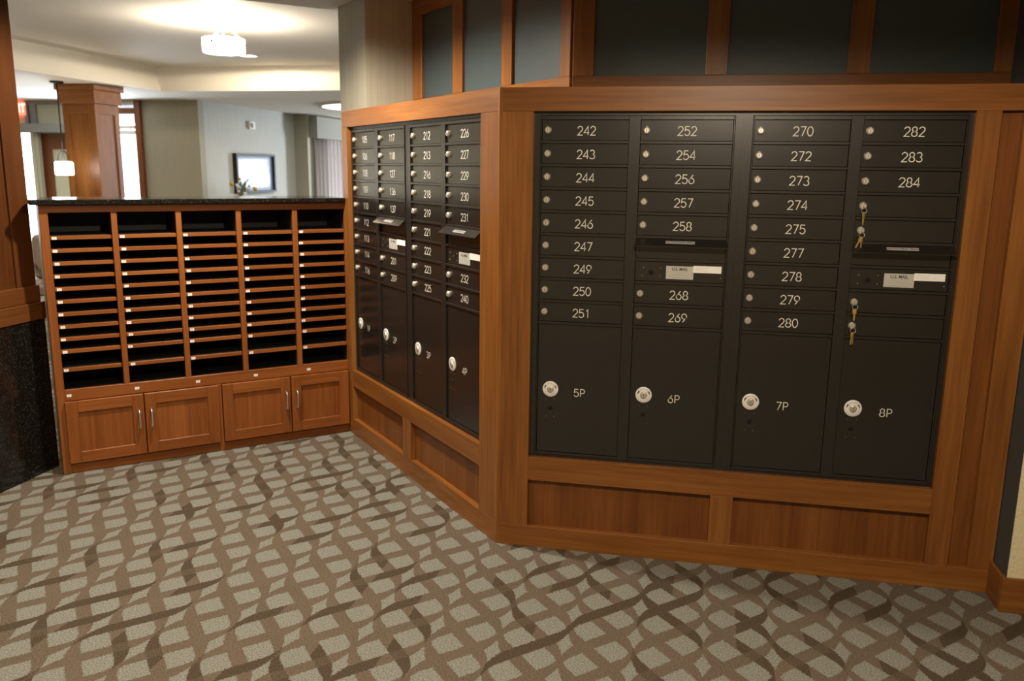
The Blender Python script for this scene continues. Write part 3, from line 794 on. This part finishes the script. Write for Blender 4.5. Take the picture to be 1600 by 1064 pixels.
# exit sign
ex = thing('exit_sign', 'red lit exit sign above the pale window at the left', 'exit sign', (-9.575, 8.42, 2.31))
obj('housing', one_box(-0.16, 0.16, -0.02, 0.028, 0, 0.20, bev=0.004), mat('exit_sign_red', (0.45, 0.03, 0.02), 0.5, emit=(1.0, 0.10, 0.06), estr=2.0), ex)
bm = bm_new(); add_text(bm, 'EXIT', 0.13, 0, 0.1, -0.0215, 0, sx=0.85)
obj('lettering', bm, mat('exit_letter', (0.9, 0.3, 0.2), 0.5, emit=(1.0, 0.38, 0.28), estr=1.6), ex)

# ------------------------------------------------------------------ lobby column
lc = thing('lobby_column', 'square panelled wood column with a stepped cap beside the hanging pendant', 'column', (-6.64, 6.29, 0))
hw = 0.225
obj('shaft', one_box(-hw + 0.012, hw - 0.012, -hw + 0.012, hw - 0.012, 0.12, 2.30), WOODV, lc)
obj('base', one_box(-hw - 0.02, hw + 0.02, -hw - 0.02, hw + 0.02, 0, 0.14, bev=0.004), WOODH, lc)
for x0, x1, y0, y1 in ((-hw, -hw + .085, -hw, -hw + .0119), (hw - .085, hw, -hw, -hw + .0119), (hw - .0119, hw, -hw + .012, -hw + .085), (hw - .0119, hw, hw - .085, hw)):
    obj('stile', one_box(x0, x1, y0, y1, 0.14, 2.30, bev=0.001), WOODV, lc)
obj('rail', one_box(-hw + .085, hw - .085, -hw, -hw + .0119, 2.18, 2.30), WOODH, lc)
obj('rail', one_box(hw - .0119, hw, -hw + .085, hw - .085, 2.18, 2.30), WOODH, lc)
obj('cap', one_box(-hw - 0.03, hw + 0.03, -hw - 0.03, hw + 0.03, 2.30, 2.46, bev=0.004), WOODH, lc)
obj('crown', one_box(-hw - 0.055, hw + 0.055, -hw - 0.055, hw + 0.055, 2.46, CEILZ - 0.001, bev=0.006), WOODH, lc)

# ------------------------------------------------------------------ lamps
def point(name, parent, loc, power, color, r=0.05):
    d = bpy.data.lights.new(name, 'POINT'); d.energy = power; d.color = color; d.shadow_soft_size = r
    o = bpy.data.objects.new(name, d); COL.objects.link(o); o.parent = parent; o.location = loc
    return o
def spot(name, parent, loc, power, color, size, blend, r=0.05):
    d = bpy.data.lights.new(name, 'SPOT'); d.energy = power; d.color = color; d.shadow_soft_size = r
    d.spot_size = math.radians(size); d.spot_blend = blend
    o = bpy.data.objects.new(name, d); COL.objects.link(o); o.parent = parent; o.location = loc
    return o
WARM = (1.0, 0.83, 0.62)
SHADE = mat('glowing_glass_shade', (0.9, 0.88, 0.82), 0.4, emit=(1.0, 0.95, 0.85), estr=6.0)
IRON = mat('dark_iron', (0.02, 0.018, 0.016), 0.45, 0.5)
SATIN = mat('satin_nickel', (0.17, 0.115, 0.075), 0.45, 0.2)

dl = thing('drum_ceiling_light', 'white glass drum light hanging from the lobby tray ceiling', 'ceiling light', (-3.43, 3.95, 2.85))
bm = bm_new(); add_lathe(bm, [(0, -0.002), (0.062, -0.002), (0.062, -0.016), (0.05, -0.022), (0, -0.022)], seg=28); obj('canopy', bm, SATIN, dl)
bm = bm_new(); add_tube(bm, [(0, 0, -0.02), (0, 0, -0.285)], 0.007, 10); obj('stem', bm, SATIN, dl)
bm = bm_new(); add_lathe(bm, [(0.180, -0.160), (0.184, -0.165), (0.184, -0.272), (0.176, -0.284), (0.14, -0.290), (0, -0.290)], seg=48)
obj('shade', bm, SHADE, dl)['label'] = 'white glowing glass drum'
bm = bm_new(); add_lathe(bm, [(0, -0.304), (0.010, -0.300), (0.012, -0.291), (0, -0.2905)], seg=14); obj('finial', bm, IRON, dl)
for i in range(3):
    a = 2 * math.pi * i / 3 + 0.5; ca, sa = math.cos(a), math.sin(a)
    bm = bm_new(); add_tube(bm, [(0.055 * ca, 0.055 * sa, -0.022), (0.075 * ca, 0.075 * sa, -0.07), (0.10 * ca, 0.10 * sa, -0.115), (0.15 * ca, 0.15 * sa, -0.15), (0.189 * ca, 0.189 * sa, -0.17), (0.191 * ca, 0.191 * sa, -0.21)], 0.006, 8)
    obj('arm', bm, SATIN, dl)
    bm = bm_new(); add_box(bm, 0.186, 0.197, -0.01, 0.01, -0.215, -0.195, bev=0.002); bmesh.ops.rotate(bm, verts=bm.verts[:], cent=(0, 0, 0), matrix=Matrix.Rotation(a, 3, 'Z')); obj('clip', bm, IRON, dl)
point('lamp_bulb', dl, (0, 0, -0.12), 70, (1.0, 0.86, 0.66), 0.08)

pn = thing('pendant_lamp', 'small white glass pendant on a black rod beside the lobby column', 'pendant lamp', (-6.65, 5.74, CEILZ))
bm = bm_new(); add_lathe(bm, [(0, -0.001), (0.075, -0.001), (0.075, -0.02), (0.02, -0.03), (0, -0.03)], seg=24); obj('canopy', bm, IRON, pn)
bm = bm_new(); add_tube(bm, [(0, 0, -0.02), (0, 0, -0.93)], 0.008, 8); obj('rod', bm, IRON, pn)
bm = bm_new(); add_tube(bm, [(0.075 * math.cos(a), 0, -0.92 + 0.115 * math.sin(a) + 0.0) for a in [math.pi * i / 14 for i in range(15)]], 0.006, 8); obj('bow', bm, IRON, pn)
bm = bm_new(); add_lathe(bm, [(0.0, -0.925), (0.09, -0.93), (0.102, -0.945), (0.102, -1.075), (0.09, -1.088), (0, -1.088)], seg=28); obj('shade', bm, SHADE, pn)['label'] = 'white glowing glass cylinder'
point('lamp_bulb', pn, (0.0, -0.16, -1.0), 5, WARM, 0.05)

LENSD = mat('glowing_disk', (0.9, 0.9, 0.9), 0.5, emit=(1.0, 0.96, 0.90), estr=4.0)
LENS = mat('glowing_lens', (0.9, 0.9, 0.9), 0.5, emit=(1.0, 0.95, 0.88), estr=8.0)
def downlight(label, x, y, z, r, power, color, size=150, blend=0.8, soft=0.06):
    d = thing('recessed_downlight', label, 'downlight', (x, y, z), group='recessed ceiling lights')
    bm = bm_new(); add_lathe(bm, [(r, -0.001), (r * 1.25, -0.001), (r * 1.25, -0.008), (r, -0.006)], seg=32); obj('trim_ring', bm, WHITE, d)
    bm = bm_new(); add_lathe(bm, [(0, -0.003), (r, -0.003), (r, -0.0015), (0, -0.0015)], seg=32); obj('lens', bm, LENS, d)
    spot('lamp_bulb', d, (0, 0, -0.03), power, color, size, blend, soft)
    return d
downlight('small bright recessed light in the tray ceiling behind the drum light', -4.44, 6.25, 2.85, 0.088, 60, WARM, 178, 0.05)
dk = thing('disk_ceiling_light', 'large round luminous disk in the low lobby ceiling near the curtains', 'ceiling light', (-4.05, 9.85, CEILZ))
bm = bm_new(); add_lathe(bm, [(1.0, -0.001), (1.06, -0.001), (1.06, -0.03), (1.0, -0.03)], seg=64); obj('rim', bm, WHITE, dk)
bm = bm_new(); add_lathe(bm, [(0, -0.02), (0.999, -0.02), (0.999, -0.003), (0, -0.003)], seg=64); obj('lens', bm, LENSD, dk)
downlight('recessed light in the low ceiling over the pigeonhole cabinet', -1.30, 0.30, CEILZ, 0.07, 118, (1.0, 0.89, 0.74), 164, 0.35)
downlight('recessed light in the low ceiling in front of the left mailboxes', -1.55, -1.05, CEILZ, 0.07, 50, WARM, 140)
downlight('recessed light in the low ceiling in front of the right mailboxes', 0.95, -2.35, CEILZ, 0.07, 122, WARM, 166, 0.22)
downlight('added fill light in the low lobby ceiling left of the column', -9.3, 4.2, CEILZ, 0.07, 170, WARM, 165)  # added out of view to brighten the lobby mirrored in the metal
downlight('added fill light in the tray ceiling above the lobby middle', -1.5, 6.0, 2.85, 0.075, 110, WARM, 165)  # unseen fill, added to lift the tray ceiling and lobby
downlight('added fill light in the tray ceiling nearest the pilaster', -5.2, 1.6, 2.85, 0.075, 110, WARM, 165)  # another added fill outside the view, for a brighter lobby
downlight('added light washing the far left lobby wall, nearer the door', -11.45, 6.5, CEILZ, 0.07, 130, WARM, 165)  # added wall wash so the left mailbox metal reflects a brighter wall
downlight('added light washing the far left lobby wall, nearer the pilaster', -11.45, 4.6, CEILZ, 0.07, 75, WARM, 165)  # second added wash on this unseen wall, for the same reflection
downlight('recessed light in the low ceiling behind the photographer', -1.2, -3.6, CEILZ, 0.07, 80, WARM, 150)

# ------------------------------------------------------------------ lobby furnishings
pc = thing('framed_picture', 'black framed picture with a pale blue reflection painted in, on the grey lobby wall', 'picture', (-6.4995, 10.03, 1.14), math.pi / 2)
pw, ph = 0.66, 0.64
bm = bm_new()
add_box(bm, -pw, pw, -0.07, 0, 0, 0.035, bev=0.003); add_box(bm, -pw, pw, -0.07, 0, ph - 0.035, ph, bev=0.003)
add_box(bm, -pw, -pw + 0.05, -0.07, 0, 0.035, ph - 0.035, bev=0.003); add_box(bm, pw - 0.05, pw, -0.07, 0, 0.035, ph - 0.035, bev=0.003)
obj('picture_frame', bm, mat('black_frame', (0.008, 0.008, 0.01), 0.6), pc)
obj('mat_board', one_box(-pw + 0.045, pw - 0.045, -0.022, -0.002, 0.03, ph - 0.03), mat('blue_grey_mat', (0.22, 0.30, 0.42), 0.6), pc)
PR = mat('painted_reflection_print', (0.7, 0.75, 0.8), 0.35, coat=0.06); PR.node_tree.nodes['Principled BSDF'].inputs['Specular IOR Level'].default_value = 0.08; PR.node_tree.nodes['Principled BSDF'].inputs['Coat Roughness'].default_value = 0.03; t = NT(PR)
co = t.n('ShaderNodeTexCoord').outputs['Object']
t.base(t.ramp(t.noise(t.map(co, (3.0, 1, 1.6)), 1.6, 2), [(0.36, (0.10, 0.16, 0.24)), (0.5, (0.30, 0.36, 0.42)), (0.6, (0.48, 0.50, 0.52))]))  # pale blue patches stand in for a bright window reflection in the glass
obj('print', one_box(-pw + 0.13, pw - 0.13, -0.025, -0.0221, 0.085, ph - 0.085), PR, pc)
fa = thing('fire_alarm', 'small white alarm box with a round strobe above the framed picture', 'alarm', (-6.4995, 9.99, 2.18), math.pi / 2)
obj('housing', one_box(-0.09, 0.09, -0.045, 0, 0, 0.125, bev=0.008), WHITE, fa)
bm = bm_new(); add_lathe(bm, [(0, 0.075), (0.025, 0.07), (0.042, 0.055), (0.046, 0.0452), (0, 0.0452)], axis='Y', o=(-0.02, 0, 0.062), seg=20); obj('strobe', bm, ALU, fa)
# valance and curtains
vl = thing('valance', 'boxed grey fabric valance over the pale curtains', 'valance', (-6.239, 13.78, 2.10), math.pi / 2)
obj('front', one_box(-2.05, 2.05, -0.14, -0.115, 0, 0.40, bev=0.004), VAL, vl)
obj('side', one_box(-2.05, -2.025, -0.114, 0, 0, 0.40, bev=0.003), VAL, vl); obj('side', one_box(2.025, 2.05, -0.114, 0, 0, 0.40, bev=0.003), VAL, vl)
def curtain(x0, x1, label):
    bm = bm_new(); n = int((x1 - x0) / 0.012); top, bot = [], []
    for i in range(n + 1):
        x = x0 + (x1 - x0) * i / n
        y = -0.062 + 0.032 * math.sin(i * 0.42) + 0.008 * math.sin(i * 1.7)
        top.append(bm.verts.new((x, y, 2.16))); bot.append(bm.verts.new((x + 0.01 * math.sin(i), y * 1.1, 0.02)))
    for i in range(n):
        f = bm.faces.new((bot[i], bot[i + 1], top[i + 1], top[i])); f.smooth = True
    bmesh.ops.solidify(bm, geom=bm.faces[:], thickness=0.004)
    o = obj('curtain', bm, CURT, None, (-6.239, 13.78, 0), math.pi / 2)
    tag(o, label, 'curtain', 'curtains at the far lobby window')
curtain(-1.98, -0.05, 'left half of the pale pleated curtains under the grey valance')
curtain(0.05, 1.98, 'right half of the pale pleated curtains, mostly behind the olive column')
# console table with a flower arrangement
tb = thing('console_table', 'dark wood console table below the framed picture, behind the counter', 'table', (-6.27, 9.25, 0))
obj('tabletop', one_box(-0.2, 0.2, -0.6, 0.6, 0.78, 0.82, bev=0.004), DWOOD, tb)
for x in (-0.17, 0.17):
    for y in (-0.56, 0.56): obj('leg', one_box(x - 0.025, x + 0.025, y - 0.025, y + 0.025, 0, 0.7799), DWOOD, tb)
fl = thing('flower_arrangement', 'dried twigs and white and yellow flowers left of the framed picture', 'flowers', (-6.2, 9.08, 0.8201))
bm = bm_new(); add_lathe(bm, [(0, 0), (0.06, 0), (0.09, 0.08), (0.085, 0.2), (0.055, 0.28), (0.065, 0.31), (0.055, 0.31), (0.045, 0.27), (0, 0.1)], seg=24)
obj('vase', bm, mat('pale_vase', (0.5, 0.47, 0.4), 0.4), fl)
rnd = random.Random(3)
bt, bw, by_, bg = bm_new(), bm_new(), bm_new(), bm_new()
def blob(bm, p, r):
    tmp = bmesh.new(); bmesh.ops.create_icosphere(tmp, subdivisions=2, radius=r)
    for v in tmp.verts: v.co = v.co * (1 + 0.25 * math.sin(9 * v.co.x / r + 5 * v.co.y / r)) * 1.0 + Vector(p)
    for f in tmp.faces: f.smooth = True
    merge(bm, tmp)
for i in range(26):
    a = rnd.uniform(0, 2 * math.pi); sp_ = rnd.uniform(0.05, 0.34); hh = rnd.uniform(0.40, 0.74) - sp_ * 0.35
    tip = Vector((0.35 * sp_ * math.cos(a), sp_ * math.sin(a), hh))
    pts = [Vector((0, 0, 0.22)), Vector((tip.x * 0.35, tip.y * 0.35, 0.22 + (hh - 0.22) * 0.55)), tip]
    add_tube(bt, pts, [0.003, 0.0025, 0.0015], 5)
    if i % 3 == 0: blob(bw, tip * 0.92 - Vector((0, 0, 0.02)), rnd.uniform(0.018, 0.035))
    elif i % 7 == 1: blob(by_, tip * 0.9, rnd.uniform(0.02, 0.034))
    elif i % 3 == 1:
        q = pts[1]; d = (tip - q)
        f = bg.faces.new([bg.verts.new(q + Vector(o)) for o in ((0, 0, 0), (0.012, 0.035, 0.03), (0.004, 0.02, 0.11), (-0.012, -0.012, 0.05))])
blob(by_, (0.08, 0.27, 0.40), 0.036)
obj('twig', bt, mat('twig_bark', (0.10, 0.08, 0.06), 0.8), fl)['kind'] = 'stuff'
obj('white_bloom', bw, mat('white_petal', (0.8, 0.79, 0.74), 0.7), fl)['kind'] = 'stuff'
obj('yellow_bloom', by_, mat('yellow_petal', (0.55, 0.38, 0.06), 0.7), fl)['kind'] = 'stuff'
obj('leaf', bg, mat('dark_leaf', (0.05, 0.08, 0.03), 0.6), fl)['kind'] = 'stuff'
# chair glimpsed between pilaster and cabinet
ch = thing('lobby_chair', 'taupe chair with chrome arms glimpsed left of the pigeonhole cabinet', 'chair', (-4.83, 3.44, 0), math.radians(40))
obj('seat', one_box(-0.27, 0.27, -0.26, 0.26, 0.42, 0.52, bev=0.02), TAUPE, ch)
obj('backrest', one_box(-0.27, 0.27, 0.20, 0.29, 0.52, 0.93, bev=0.03), TAUPE, ch)
for sx in (-1, 1):
    bm = bm_new(); add_tube(bm, [(sx * 0.30, -0.25, 0.0), (sx * 0.30, -0.25, 0.55), (sx * 0.30, -0.22, 0.66), (sx * 0.30, -0.1, 0.71), (sx * 0.30, 0.15, 0.72), (sx * 0.30, 0.27, 0.66), (sx * 0.30, 0.27, 0.0)], 0.015, 10)
    obj('arm', bm, STEEL, ch)['label'] = 'bent chrome arm and leg'
